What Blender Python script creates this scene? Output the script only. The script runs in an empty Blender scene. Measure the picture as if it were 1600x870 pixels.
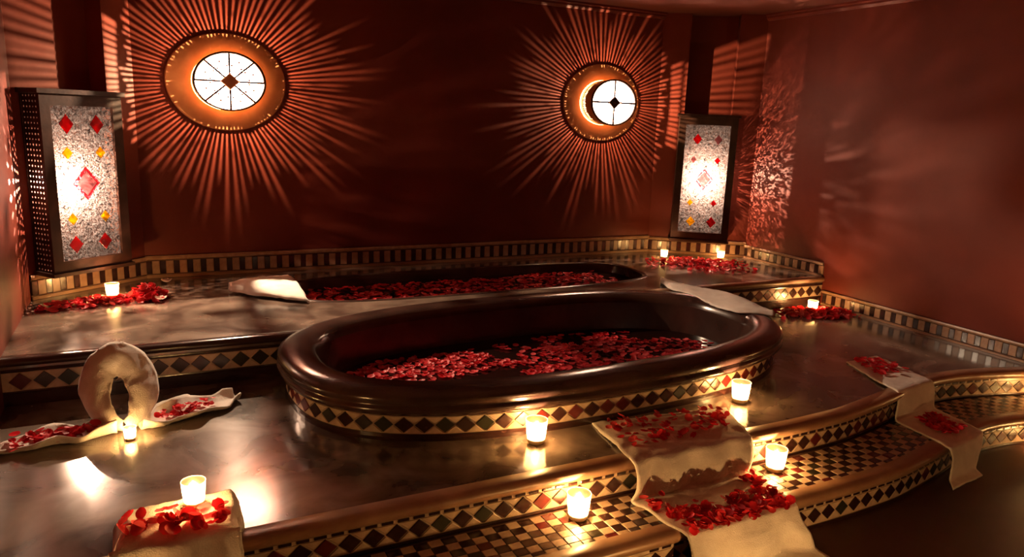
import bpy, math, random
from mathutils import Vector, Matrix, noise, geometry
random.seed(7)
S = bpy.context.scene
COL = S.collection
# ---------------------------------------------------------------- camera
H = 1.15
PITCH, ROLL, YAW = math.radians(12.0), math.radians(2.2), math.radians(27.0)
fw = Vector((math.sin(YAW)*math.cos(PITCH), math.cos(YAW)*math.cos(PITCH), -math.sin(PITCH)))
r0 = fw.cross(Vector((0, 0, 1))).normalized(); u0 = r0.cross(fw)
cR = r0*math.cos(ROLL)+u0*math.sin(ROLL); cU = u0*math.cos(ROLL)-r0*math.sin(ROLL)
cam = bpy.data.cameras.new('camera'); cam.sensor_width = 36; cam.lens = 1150/1600*36; cam.clip_start = .02
co = bpy.data.objects.new('camera', cam); COL.objects.link(co)
m = Matrix((cR, cU, -fw)).transposed().to_4x4(); m.translation = (0, 0, H)
co.matrix_world = m
S.camera = co
# ---------------------------------------------------------------- world, exposure, lamp powers
w = bpy.data.worlds.new('world'); S.world = w; w.use_nodes = True
w.node_tree.nodes['Background'].inputs[0].default_value = (.010, .004, .002, 1)
S.view_settings.view_transform = 'Standard'; S.view_settings.look = 'None'
S.view_settings.gamma = 1; S.view_settings.exposure = 0.15; S.view_settings.use_curve_mapping = False
P_WALL, P_LANT, P_CAND = 520.0, 125.0, 11.0      # watts: round wall lamps, box lanterns, candles
C_WALL, C_LANT, C_CAND = (1, .74, .47), (1, .66, .46), (1, .61, .29)

# ---------------------------------------------------------------- helpers
def tag(o, label=None, cat=None, group=None, kind=None):
    if label: o['label'] = label
    if cat: o['category'] = cat
    if group: o['group'] = group
    if kind: o['kind'] = kind
    return o
def link(o, parent=None):
    COL.objects.link(o)
    if parent is not None:
        o.parent = parent; o.matrix_parent_inverse = parent.matrix_basis.inverted() if parent.parent is None else (parent.parent.matrix_basis.inverted() @ Matrix()).inverted().inverted()
        if parent.parent is not None: o.matrix_parent_inverse = Matrix()
    return o
def empty(name, loc):
    o = bpy.data.objects.new(name, None); o.location = loc; o.empty_display_size = .05
    o.matrix_basis = Matrix.Translation(loc); COL.objects.link(o); return o
class MB:
    def __init__(s): s.v = []; s.f = []
    def add(s, vs, fs):
        b = len(s.v); s.v += [tuple(p) for p in vs]; s.f += [tuple(i+b for i in q) for q in fs]; return s
    def box(s, x0, x1, y0, y1, z0, z1, M=None):
        vs = [Vector((x, y, z)) for x in (x0, x1) for y in (y0, y1) for z in (z0, z1)]
        if M is not None: vs = [M @ p for p in vs]
        return s.add(vs, [(0, 1, 3, 2), (4, 6, 7, 5), (0, 4, 5, 1), (2, 3, 7, 6), (0, 2, 6, 4), (1, 5, 7, 3)])
    def prism(s, poly, z0, z1, M=None, chamf=0):
        n = len(poly); c = Vector((sum(p[0] for p in poly)/n, sum(p[1] for p in poly)/n))
        lo = [Vector((p[0], p[1], z0)) for p in poly]; hi = [Vector((p[0], p[1], z1-chamf)) for p in poly]
        vs = lo+hi; fs = [tuple(reversed(range(n)))]+[(i, (i+1) % n, n+(i+1) % n, n+i) for i in range(n)]
        if chamf:
            top = []
            for p in poly:
                d = Vector(p)-c; L = d.length; q = c+d*(1-chamf*1.5/max(L, 1e-6)); top.append(Vector((q.x, q.y, z1)))
            vs = vs+top
            fs += [(n+i, n+(i+1) % n, 2*n+(i+1) % n, 2*n+i) for i in range(n)]+[tuple(range(2*n, 3*n))]
        else: fs += [tuple(range(n, 2*n))]
        if M is not None: vs = [M @ p for p in vs]
        return s.add(vs, fs)
    def grid(s, P, nu, nv, closeu=False):
        b = len(s.v)
        for j in range(nv+1):
            for i in range(nu+(0 if closeu else 1)): s.v.append(tuple(P(i/nu, j/nv)))
        W = nu+(0 if closeu else 1)
        for j in range(nv):
            for i in range(nu):
                i2 = (i+1) % W if closeu else i+1
                s.f.append((b+j*W+i, b+j*W+i2, b+(j+1)*W+i2, b+(j+1)*W+i))
        return s
    def lathe(s, prof, n=24, M=None):
        b = len(s.v)
        for r, z in prof:
            for i in range(n):
                a = 2*math.pi*i/n; p = Vector((r*math.cos(a), r*math.sin(a), z)); s.v.append(tuple(M @ p if M is not None else p))
        for j in range(len(prof)-1):
            for i in range(n): s.f.append((b+j*n+i, b+j*n+(i+1) % n, b+(j+1)*n+(i+1) % n, b+(j+1)*n+i))
        return s
    def mesh(s, name, smooth=False):
        me = bpy.data.meshes.new(name); me.from_pydata(s.v, [], s.f); me.update()
        if smooth: me.polygons.foreach_set('use_smooth', [True]*len(me.polygons))
        return me
    def build(s, name, mat, parent=None, smooth=False):
        me = s.mesh(name, smooth); me.materials.append(mat)
        return place(name, me, None, parent)
def place(name, me, M=None, parent=None):
    o = bpy.data.objects.new(name, me); COL.objects.link(o)
    if parent is not None:
        root = parent
        while root.parent is not None: root = root.parent
        o.parent = parent
        o.matrix_parent_inverse = root.matrix_basis.inverted() if parent is root else Matrix()
        if parent is not root:   # sub-part: its parent's world matrix = root part chain
            o.matrix_parent_inverse = parent.matrix_basis.inverted()
    if M is not None: o.matrix_basis = M
    return o
def frame(O, u, v, n):
    M = Matrix((Vector(u), Vector(v), Vector(n))).transposed().to_4x4(); M.translation = O; return M
def fbm(p, s=1.0, o=4): return noise.fractal(Vector(p)*s, 1.0, 2.0, o)

# ---------------------------------------------------------------- materials
def mat(name, base, rough=.5, spec=.5, **kw):
    M = bpy.data.materials.new(name); M.use_nodes = True; nt = M.node_tree; b = nt.nodes['Principled BSDF']
    b.inputs['Base Color'].default_value = (*base, 1); b.inputs['Roughness'].default_value = rough
    b.inputs['Specular IOR Level'].default_value = spec
    for k, v in kw.items(): b.inputs[k.replace('_', ' ')].default_value = v
    return M
def mottle(M, c0, c1, scale=3, detail=6, bump=.1, bscale=30, rough=None, dist=.4, ramp=(.35, .7)):
    nt = M.node_tree; N = nt.nodes; L = nt.links; b = N['Principled BSDF']
    tc = N.new('ShaderNodeTexCoord'); t = N.new('ShaderNodeTexNoise'); t.inputs['Scale'].default_value = scale
    t.inputs['Detail'].default_value = detail; t.inputs['Distortion'].default_value = dist; L.new(tc.outputs['Object'], t.inputs['Vector'])
    r = N.new('ShaderNodeValToRGB'); r.color_ramp.elements[0].position = ramp[0]; r.color_ramp.elements[1].position = ramp[1]
    r.color_ramp.elements[0].color = (*c0, 1); r.color_ramp.elements[1].color = (*c1, 1)
    L.new(t.outputs['Fac'], r.inputs['Fac']); L.new(r.outputs['Color'], b.inputs['Base Color'])
    if bump:
        t2 = N.new('ShaderNodeTexNoise'); t2.inputs['Scale'].default_value = bscale; t2.inputs['Detail'].default_value = 4
        L.new(tc.outputs['Object'], t2.inputs['Vector']); bp = N.new('ShaderNodeBump'); bp.inputs['Strength'].default_value = bump
        bp.inputs['Distance'].default_value = .01; L.new(t2.outputs['Fac'], bp.inputs['Height']); L.new(bp.outputs['Normal'], b.inputs['Normal'])
    if rough:
        mr = N.new('ShaderNodeMapRange'); mr.inputs['To Min'].default_value = rough[0]; mr.inputs['To Max'].default_value = rough[1]
        L.new(t.outputs['Fac'], mr.inputs['Value']); L.new(mr.outputs['Result'], b.inputs['Roughness'])
    return M
M = {}
M['wall'] = mottle(mat('red_tadelakt', (.2, .05, .03), .5, .16), (.105, .0165, .0095), (.160, .029, .0165), 1.6, 8, .10, 18)
M['ceiling'] = mottle(mat('ceiling_plaster', (.15, .05, .03), .6, .3), (.11, .028, .017), (.15, .040, .025), 1.4, 6, .08, 14)
M['floor'] = mottle(mat('polished_floor', (.1, .07, .05), .2, .6, IOR=1.9), (.055, .036, .028), (.25, .19, .15), 4.2, 7, .02, 9, (.10, .22), .6)
M['ledge'] = mottle(mat('polished_ledge', (.12, .08, .06), .2, .6, IOR=1.9), (.080, .050, .038), (.24, .17, .125), 5, 6, .02, 12, (.10, .24), .7)
M['lower'] = mottle(mat('lower_floor', (.06, .03, .022), .5, .2), (.060, .020, .014), (.095, .036, .025), 2.5, 6, .08, 14)
M['tub'] = mottle(mat('tub_stone', (.04, .02, .015), .2, .6), (.030, .014, .011), (.065, .032, .024), 4, 7, .04, 10, (.14, .26), .8)
M['nosing'] = mottle(mat('nosing_stone', (.3, .17, .1), .35, .5), (.24, .12, .065), (.36, .21, .12), 7, 6, .06, 25)
M['dark_tile'] = mat('dark_glazed_tile', (.030, .010, .008), .22, .6)
M['red_tile'] = mat('oxblood_tile', (.10, .012, .010), .22, .6)
M['green_tile'] = mat('bottle_green_tile', (.025, .022, .012), .22, .6)
M['light_tile'] = mottle(mat('cream_tile', (.5, .38, .27), .3, .5), (.42, .29, .19), (.58, .44, .31), 30, 3, 0)
M['border_cream'] = mottle(mat('tan_border_tile', (.34, .2, .12), .35, .5), (.27, .145, .085), (.40, .25, .155), 22, 3, 0)
M['grout'] = mat('grout', (.10, .05, .032), .8, .2)
M['metal'] = mottle(mat('dark_bronze', (.05, .022, .014), .4, .5, Metallic=.6), (.035, .016, .010), (.08, .035, .02), 12, 5, .1, 60)
M['copper'] = mottle(mat('copper_plate', (.5, .2, .08), .6, .4), (.42, .15, .055), (.55, .22, .09), 9, 5, .05, 40)
M['wood'] = mottle(mat('dark_lantern_wood', (.03, .012, .008), .4, .25), (.022, .009, .006), (.05, .02, .013), 14, 6, .08, 50)
M['cloth'] = mottle(mat('white_towel', (.75, .66, .56), .95, .1, Sheen_Weight=.3), (.74, .66, .57), (.88, .81, .72), 14, 5, .4, 260)
M['wax'] = mat('candle_wax', (.85, .72, .5), .5, .4, Subsurface_Weight=.4, Subsurface_Radius=(.03, .015, .008))
M['wick'] = mat('wick', (.02, .015, .01), .9, .1)
def petal_mat(name, cols):
    P = mat(name, cols[0], .5, .35, Subsurface_Weight=.0); nt = P.node_tree; N = nt.nodes; L = nt.links; b = N['Principled BSDF']
    g = N.new('ShaderNodeNewGeometry'); oi = N.new('ShaderNodeObjectInfo'); ad = N.new('ShaderNodeMath'); ad.operation = 'ADD'
    fr = N.new('ShaderNodeMath'); fr.operation = 'FRACT'
    L.new(g.outputs['Random Per Island'], ad.inputs[0]); L.new(oi.outputs['Random'], ad.inputs[1]); L.new(ad.outputs[0], fr.inputs[0])
    r = N.new('ShaderNodeValToRGB'); e = r.color_ramp.elements
    while len(e) < len(cols): e.new(.5)
    for i, c in enumerate(cols): e[i].position = i/(len(cols)-1); e[i].color = (*c, 1)
    L.new(fr.outputs[0], r.inputs['Fac']); L.new(r.outputs['Color'], b.inputs['Base Color'])
    tr = N.new('ShaderNodeBsdfTranslucent'); L.new(r.outputs['Color'], tr.inputs['Color']); mx = N.new('ShaderNodeMixShader'); mx.inputs[0].default_value = .3
    L.new(b.outputs[0], mx.inputs[1]); L.new(tr.outputs[0], mx.inputs[2]); L.new(mx.outputs[0], N['Material Output'].inputs['Surface'])
    return P
M['petal'] = petal_mat('red_petal', [(.42, .010, .016), (.74, .022, .034), (.58, .014, .026), (.82, .11, .12), (.68, .016, .028)])
M['petal_white'] = petal_mat('pale_petal', [(.7, .5, .42), (.8, .65, .55)])
def glow_glass(name, col, transp=0.0, rough=.2, speck=None, tcol=None, mott=False):
    """frosted glass: light from the bulb behind comes through (translucent), a little gloss"""
    P = bpy.data.materials.new(name); P.use_nodes = True; nt = P.node_tree; N = nt.nodes; L = nt.links
    N.remove(N['Principled BSDF']); out = N['Material Output']
    t = N.new('ShaderNodeBsdfTranslucent'); t.inputs['Color'].default_value = (*col, 1)
    if speck:
        tc = N.new('ShaderNodeTexCoord'); vo = N.new('ShaderNodeTexVoronoi'); vo.inputs['Scale'].default_value = speck[0]
        L.new(tc.outputs['Object'], vo.inputs['Vector']); r = N.new('ShaderNodeValToRGB'); e = r.color_ramp.elements
        e[0].color = (*[c*speck[1] for c in col], 1); e[1].color = (*col, 1); e[0].position = .15; e[1].position = .85
        sp = N.new('ShaderNodeSeparateColor'); L.new(vo.outputs['Color'], sp.inputs[0]); L.new(sp.outputs[0], r.inputs['Fac']); L.new(r.outputs['Color'], t.inputs['Color'])
    g = N.new('ShaderNodeBsdfGlossy'); g.inputs['Roughness'].default_value = rough; g.inputs['Color'].default_value = (.9, .9, .9, 1)
    mx = N.new('ShaderNodeMixShader'); mx.inputs[0].default_value = .06; L.new(t.outputs[0], mx.inputs[1]); L.new(g.outputs[0], mx.inputs[2]); last = mx
    if transp:
        tp = N.new('ShaderNodeBsdfTransparent'); tp.inputs['Color'].default_value = (*(tcol or col), 1)
        m2 = N.new('ShaderNodeMixShader'); m2.inputs[0].default_value = transp; L.new(mx.outputs[0], m2.inputs[1]); L.new(tp.outputs[0], m2.inputs[2]); last = m2
        if mott:      # rippled glass: thin spots let the bulb's light straight through
            tn = N.new('ShaderNodeTexNoise'); tn.inputs['Scale'].default_value = 95; tn.inputs['Detail'].default_value = 1; tn.inputs['Distortion'].default_value = 1.5
            L.new(tc.outputs['Object'], tn.inputs['Vector']); mr = N.new('ShaderNodeMapRange'); mr.inputs['From Min'].default_value = .46; mr.inputs['From Max'].default_value = .58
            mr.inputs['To Min'].default_value = .01; mr.inputs['To Max'].default_value = .92; L.new(tn.outputs['Fac'], mr.inputs['Value']); L.new(mr.outputs['Result'], m2.inputs[0])
    L.new(last.outputs[0], out.inputs['Surface']); return P
M['pane_white'] = glow_glass('frosted_white_pane', (.12, .108, .115), .42, tcol=(.95, .9, .92))
M['pane_frost'] = glow_glass('dense_frosted_pane', (.12, .108, .115), .06)
M['pane_grey'] = glow_glass('speckled_grey_pane', (.085, .080, .082), .20, speck=(70, .5), tcol=(1, .97, .93), mott=True)
M['pane_red'] = glow_glass('red_pane', (.40, .018, .03), .04)
M['pane_yellow'] = glow_glass('yellow_pane', (.6, .38, .03), .04)
M['pane_pink'] = glow_glass('pink_pane', (.30, .15, .16), .08)
M['cup'] = glow_glass('frosted_cup', (.95, .84, .62), .40, tcol=(1, .93, .78))
M['brass'] = mat('brass_drum', (.35, .2, .09), .4, .5, Metallic=.5)
M['sleeve'] = glow_glass('added_sleeve_glass', (.16, .13, .09), .72, tcol=(.46, .42, .36))
M['amber'] = glow_glass('added_amber_band', (.030, .014, .0055), .0)
def flame_mat():
    P = bpy.data.materials.new('flame'); P.use_nodes = True; nt = P.node_tree; N = nt.nodes; L = nt.links; N.remove(N['Principled BSDF'])
    e = N.new('ShaderNodeEmission'); e.inputs[0].default_value = (1, .72, .32, 1); e.inputs[1].default_value = 25
    t = N.new('ShaderNodeBsdfTransparent'); a = N.new('ShaderNodeAddShader'); L.new(e.outputs[0], a.inputs[0]); L.new(t.outputs[0], a.inputs[1])
    L.new(a.outputs[0], N['Material Output'].inputs['Surface']); return P
M['flame'] = flame_mat()
def water_mat():
    P = mat('bath_water', (.05, .018, .014), .04, .5); b = P.node_tree.nodes['Principled BSDF']
    b.inputs['IOR'].default_value = 1.33; b.inputs['Transmission Weight'].default_value = .7
    nt = P.node_tree; N = nt.nodes; L = nt.links; t = N.new('ShaderNodeTexNoise'); t.inputs['Scale'].default_value = 7
    bp = N.new('ShaderNodeBump'); bp.inputs['Strength'].default_value = .12; bp.inputs['Distance'].default_value = .01
    tc = N.new('ShaderNodeTexCoord'); L.new(tc.outputs['Object'], t.inputs['Vector']); L.new(t.outputs['Fac'], bp.inputs['Height']); L.new(bp.outputs['Normal'], b.inputs['Normal']); return P
M['water'] = water_mat()

# ---------------------------------------------------------------- layout constants (metres)
XL, XR, YB, YF, ZC, ZF, ZS, ZL = -.52, 4.15, 4.64, -1.6, 1.98, -.27, -.13, .19
CL0, CL1 = Vector((0, YB)), Vector((XL, 4.25))        # left corner chamfer
CR0, CR1 = Vector((3.55, YB)), Vector((XR, 4.20))     # right corner chamfer
TC, TA, TB, TN, TR = Vector((1.72, 2.935)), 1.225, .655, 2.6, math.radians(2.5)
BC, BA, BBW, BN = Vector((1.85, 4.06)), 1.13, .33, 4.0
def sell(c, a, b, n, rot, t, off=0.0):
    ct, st = math.cos(t), math.sin(t)
    x = a*math.copysign(abs(ct)**(2/n), ct); y = b*math.copysign(abs(st)**(2/n), st)
    nx = math.copysign(abs(x/a)**(n-1), x)/a; ny = math.copysign(abs(y/b)**(n-1), y)/b; L = math.hypot(nx, ny) or 1
    x += nx/L*off; y += ny/L*off
    return Vector((c.x+x*math.cos(rot)-y*math.sin(rot), c.y+x*math.sin(rot)+y*math.cos(rot)))
def even_loop(c, a, b, n, rot, N):
    d = [sell(c, a, b, n, rot, 2*math.pi*i/4000) for i in range(4001)]
    s = [0]
    for i in range(4000): s.append(s[-1]+(d[i+1]-d[i]).length)
    out = []; k = 0
    for j in range(N):
        T = s[-1]*j/N
        while s[k+1] < T: k += 1
        out.append(2*math.pi*(k+(T-s[k])/(s[k+1]-s[k]))/4000)
    return out, s[-1]
NT = 160
tubT, tubLen = even_loop(TC, TA, TB, TN, TR, NT)
tub_loop = lambda off: [sell(TC, TA, TB, TN, TR, t, off) for t in tubT]
basT, _ = even_loop(BC, BA, BBW, BN, 0, 96)
bas_loop = lambda off: [sell(BC, BA, BBW, BN, 0, t, off) for t in basT]
def fill(loops, z):
    """flat polygon with holes"""
    L3 = [[Vector((p[0], p[1], 0)) for p in l] for l in loops]; flat = [p for l in L3 for p in l]
    tris = geometry.tessellate_polygon(L3); fs = []
    for t in tris:
        a, b, c = (flat[i] for i in t)
        fs.append(t if (b-a).cross(c-a).z > 0 else (t[0], t[2], t[1]))
    return [(p.x, p.y, z) for p in flat], fs
# platform front edge: straight, then curving back into an inner corner near the right wall
kn = [(XL, 1.95), (2.3, 1.95), (2.62, 1.965), (2.96, 2.03), (3.2, 2.09), (3.42, 2.125), (3.62, 2.115), (3.85, 2.07), (XR, 1.98)]
def edge_y(x, off=0):
    for (x0, y0), (x1, y1) in zip(kn, kn[1:]):
        if x <= x1+1e-9: t = (x-x0)/(x1-x0); return y0+(y1-y0)*t+off
    return kn[-1][1]+off
def edge_poly(off, n=110): return [Vector((XL+(XR-XL)*i/n, 0)) for i in range(n+1)] if False else [Vector((x, (edge_y(x-.06, off)+edge_y(x, off)+edge_y(min(x+.06, XR), off))/3 if XL+.06 < x else edge_y(x, off))) for x in [XL+(XR-XL)*i/n for i in range(n+1)]]
E1, E2 = edge_poly(0), edge_poly(-.27)

# ---------------------------------------------------------------- the room
def structure(name, mb, mt, label, cat, smooth=False):
    return tag(mb.build(name, M[mt], None, smooth), label, cat, kind='structure')
def slab_wall(name, a, b, z0, z1, t, label, mt='wall'):
    """wall from a to b (2D), thickness t to the left of a->b"""
    a = Vector(a); b = Vector(b); d = (b-a).normalized(); n = Vector((-d.y, d.x))*t
    mb = MB().prism([a, b, b+n, a+n], z0, z1); return structure(name, mb, mt, label, 'wall')
slab_wall('wall_back', (3.55, YB), (0, YB), ZF, ZC, -.2, 'dark red plaster back wall behind the bath, between the two corner lanterns')
slab_wall('wall_left', (XL, 4.25), (XL, YF), ZF, ZC, -.2, 'dark red plaster wall at the left edge beside the tall lantern')
slab_wall('wall_right', (XR, YF), (XR, 4.20), ZF, ZC, -.2, 'dark red plaster wall on the right side, mottled with lamp light')
slab_wall('wall_front', (XL, YF), (XR, YF), ZF, ZC, -.2, 'plain dark red wall behind the viewer')
def corner_wall(name, p0, p1, s0, s1, zs, label):
    """chamfered corner with a tall recessed slot above the lantern"""
    d = (p1-p0).normalized(); n = Vector((d.y, -d.x)); n = n if n.y < 0 else -n; L = (p1-p0).length
    Mx = frame((p0.x, p0.y, 0), (d.x, d.y, 0), (0, 0, 1), (n.x, n.y, 0))
    mb = MB(); D = .16
    mb.box(0, s0, ZF, ZC, -D, 0, Mx); mb.box(s1, L, ZF, ZC, -D, 0, Mx); mb.box(s0, s1, ZF, zs, -D, 0, Mx); mb.box(s0, s1, zs, ZC, -D-.03, -D+.03, Mx)
    return structure(name, mb, 'wall', label, 'wall'), Mx, n
cwl, MXL, nL = corner_wall('wall_corner_left', CL0, CL1, .16, .42, 1.22, 'angled left corner wall with a tall dark slot above the lantern')
cwr, MXR, nR = corner_wall('wall_corner_right', CR0, CR1, .20, .55, 1.25, 'angled right corner wall with a tall dark slot above the lantern')
structure('ceiling', MB().box(XL-.2, XR+.2, YF-.2, YB+.3, ZC, ZC+.1), 'ceiling', 'dark reddish plaster ceiling', 'ceiling')
structure('floor', MB().box(XL-.2, XR+.2, YF-.2, YB+.3, ZF-.1, ZF), 'lower', 'dark reddish stone floor in front of the steps', 'floor')
# cornice mouldings under the ceiling
def moulding(name, pts, prof, mt, label):
    mb = MB(); k = len(prof)
    for i, (p, nn) in enumerate(pts):
        for o, z in prof: mb.v.append((p.x+nn.x*o, p.y+nn.y*o, z))
    for i in range(len(pts)-1):
        for j in range(k): mb.f.append((i*k+j, (i+1)*k+j, (i+1)*k+(j+1) % k, i*k+(j+1) % k))
    mb.f.append(tuple(range(k))); mb.f.append(tuple(reversed(range((len(pts)-1)*k, len(pts)*k))))
    return structure(name, mb, mt, label, 'trim')
cp = [(.0, ZC-.001), (.035, ZC-.001), (.035, ZC-.012), (.022, ZC-.018), (.022, ZC-.03), (.008, ZC-.045), (0, ZC-.045)]
moulding('trim_1', [(CL0, Vector((0, -1))), (CR0, Vector((0, -1)))], cp, 'wall', 'thin cornice moulding along the top of the back wall')
moulding('trim_2', [(CR1, Vector((-1, 0))), (Vector((XR, YF)), Vector((-1, 0)))], cp, 'wall', 'thin cornice moulding along the top of the right wall')

# raised platform, with the bath let into it
structure('platform_floor', (lambda mb: mb)(MB().add(*fill([[p for p in E1]+[Vector((XR, YB)), Vector((XL, YB))], tub_loop(-.02)], 0.0))), 'floor',
          'polished cloudy brown stone platform around the bath', 'platform')
plat = bpy.data.objects['platform_floor']
structure('step_floor', MB().add(*fill([E2+list(reversed(E1))], ZS-.004)), 'grout', 'mosaic step below the bath platform, checkered in cream and dark tiles', 'step')
step = bpy.data.objects['step_floor']
# ledge behind the bath with the sunken basin let into it
tl = tub_loop(.0); YLL, YLR = 3.25, 3.45
back = [p for p in tl if (p.x < TC.x and p.y > YLL+.005) or (p.x >= TC.x and p.y > YLR+.005)]
back.sort(key=lambda p: math.atan2(p.y-TC.y, p.x-TC.x), reverse=True)
ledge_out = [Vector((XL, YLL)), Vector((back[0].x+.01, YLL))]+back+[Vector((back[-1].x+.0, YLR)), Vector((XR, YLR)), CR1.copy(), CR0.copy(), CL0.copy(), CL1.copy()]
lm = MB().add(*fill([ledge_out, bas_loop(-.004)], ZL))
lm.add([(XL, YLL, 0), (back[0].x+.01, YLL, 0), (back[0].x+.01, YLL, ZL), (XL, YLL, ZL)], [(0, 1, 2, 3)])
lm.add([(back[-1].x, YLR, 0), (XR, YLR, 0), (XR, YLR, ZL), (back[-1].x, YLR, ZL)], [(0, 1, 2, 3)])
structure('ledge_floor', lm, 'ledge', 'raised polished stone ledge running along the back wall behind the bath', 'ledge')
ledge = bpy.data.objects['ledge_floor']

# ---------------------------------------------------------------- mosaic pieces
TILE = {}
def tile_mesh(key, poly, th, mt):
    k = (key, mt)
    if k not in TILE:
        me = MB().prism(poly, -.004, th, None, .0012).mesh(key); me.materials.append(M[mt]); TILE[k] = me
    return TILE[k]
class Path:
    def __init__(s, pts, side=None):
        s.p = [Vector(p) for p in pts]; s.s = [0]
        for a, b in zip(s.p, s.p[1:]): s.s.append(s.s[-1]+(b-a).length)
        s.L = s.s[-1]
    def at(s, T):
        k = 0; T = min(max(T, 0), s.L-1e-6)
        while k < len(s.p)-2 and s.s[k+1] < T: k += 1
        a, b = s.p[k], s.p[k+1]; d = (b-a).normalized(); return a+d*(T-s.s[k]), d
def sweep(name, path, prof, mt, parent, n=None, smooth=True):
    """sweep profile (out, z) along a 2D path; out = right hand of travel"""
    n = n or max(2, int(path.L/.04)); mb = MB(); k = len(prof)
    for i in range(n+1):
        p, d = path.at(path.L*i/n); nn = Vector((d.y, -d.x))
        for o, z in prof: mb.v.append((p.x+nn.x*o, p.y+nn.y*o, z))
    for i in range(n):
        for j in range(k-1): mb.f.append((i*k+j, (i+1)*k+j, (i+1)*k+j+1, i*k+j+1))
    return mb.build(name, M[mt], parent, smooth)
def frieze(path, zc, h, pitch, parent, out=.0, line=.011, extras=True, s0=0, s1=None):
    """diamond frieze: dark diamonds, cream triangles between, a dark fillet above and below"""
    s1 = s1 or path.L; n = int(round((s1-s0)/pitch)); pt = (s1-s0)/n; g = .0022
    dia = [(-pt/2+g, 0), (0, -h/2+g), (pt/2-g, 0), (0, h/2-g)]
    up = [(-pt/2+2.2*g, h/2-.001), (pt/2-2.2*g, h/2-.001), (0, 2.2*g)]; up = [up[0], up[2], up[1]]
    dn = [(-p[0], -p[1]) for p in up]
    for i in range(n):
        p, d = path.at(s0+pt*(i+.5)); nn = Vector((d.y, -d.x))
        k = random.random(); dm = 'red_tile' if k < .14 else ('green_tile' if k < .26 else 'dark_tile')
        F = frame((p.x+nn.x*(out+random.uniform(-.0006, .0006)), p.y+nn.y*out, zc), (d.x, d.y, 0), (0, 0, 1), (nn.x, nn.y, 0))
        place('diamond_tile', tile_mesh('diamond_tile_%.3f_%.3f' % (pt, h), dia, .004, dm), F, parent)
        if i < n-1:
            p, d = path.at(s0+pt*(i+1)); nn = Vector((d.y, -d.x))
            F = frame((p.x+nn.x*out, p.y+nn.y*out, zc), (d.x, d.y, 0), (0, 0, 1), (nn.x, nn.y, 0))
            place('cream_tile', tile_mesh('upper_triangle_%.3f_%.3f' % (pt, h), up, .0034, 'light_tile'), F, parent)
            place('cream_tile', tile_mesh('lower_triangle_%.3f_%.3f' % (pt, h), dn, .0034, 'light_tile'), F, parent)
def fillet(path, z0, z1, out, mt, parent, name='fillet_tile'):
    sweep(name, path, [(out-.01, z0), (out+.004, z0), (out+.005, (z0+z1)/2), (out+.004, z1), (out-.01, z1)], mt, parent, smooth=False)
def dashes(path, zc, h, pitch, parent, out, s0, s1, mt='dark_tile', name='dash_tile'):
    n = int((s1-s0)/pitch); q = [(-pitch*.36, -h/2), (pitch*.36, -h/2), (pitch*.36, h/2), (-pitch*.36, h/2)]
    for i in range(n):
        p, d = path.at(s0+pitch*(i+.5)); nn = Vector((d.y, -d.x))
        place(name, tile_mesh('dash_%.3f_%.3f' % (pitch, h), q, .0035, mt), frame((p.x+nn.x*out, p.y+nn.y*out, zc), (d.x, d.y, 0), (0, 0, 1), (nn.x, nn.y, 0)), parent)
# right hand of +X travel is -Y: toward the room
e1 = Path(E1); e2 = Path(E2)
nose = lambda z: [(-.055, z+.0005), (-.05, z+.004), (-.01, z+.006), (.012, z+.003), (.02, z-.006), (.021, z-.02), (.014, z-.032), (.002, z-.036), (-.01, z-.036)]
# platform riser
sweep('nosing', e1, nose(0), 'nosing', plat)
sweep('riser', e1, [(0, -.03), (0, ZS)], 'light_tile', plat, smooth=False)
fillet(e1, ZS+.002, ZS+.012, 0, 'dark_tile', plat)
fillet(e1, -.0385, -.0365, 0, 'grout', plat)
dashes(e1, -.0455, .0085, .05, plat, 0, .55, 4.4)
frieze(e1, -.0835, .064, .072, plat, 0, s0=.40, s1=4.64)
# step tread: checker of cream and dark tiles
cell = .0445; rows = 6; TW = [(-.5*cell+.0012, -.0215), (.5*cell-.0012, -.0215), (.5*cell-.0012, .0215), (-.5*cell+.0012, .0215)]
ex = {'dark': MB(), 'cream': MB()}
ncol = int(e1.L/cell); pr = random.Random(3)
for i in range(ncol):
    for j in range(rows):
        s = (i+.5)*cell; p, d = e1.at(s); nn = Vector((d.y, -d.x)); dk = (i+j) % 2
        o = .022+(j+.0)*.0365+.01
        sc = .0365/.0445
        F = frame((p.x+nn.x*o, p.y+nn.y*o, ZS-.003+pr.uniform(-.0005, .0005)), (d.x, d.y, 0), (-nn.x*sc, -nn.y*sc, 0), (0, 0, 1))
        near = .45 < p.x < 3.7
        if near:
            mt = ('green_tile' if pr.random() < .1 else 'red_tile' if pr.random() < .15 else 'dark_tile') if dk else 'light_tile'
            place('dark_tile' if dk else 'cream_tile', tile_mesh('checker', TW, .004, mt), F, step)
        else: ex['dark' if dk else 'cream'].prism(TW, -.004, .004, F)
tag(ex['dark'].build('dark_tile_run', M['dark_tile'], step), kind='stuff')
tag(ex['cream'].build('cream_tile_run', M['light_tile'], step), kind='stuff')
sweep('nosing', e2, nose(ZS), 'nosing', step)
sweep('riser', e2, [(0, ZS-.03), (0, ZF)], 'light_tile', step, smooth=False)
fillet(e2, ZS-.0385, ZS-.0365, 0, 'grout', step)
dashes(e2, ZS-.0455, .0085, .05, step, 0, 1.9, 4.4)
fillet(e2, ZF+.002, ZF+.016, 0, 'dark_tile', step)
frieze(e2, ZS-.0855, .064, .072, step, 0, s0=1.1, s1=4.64)
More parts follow.
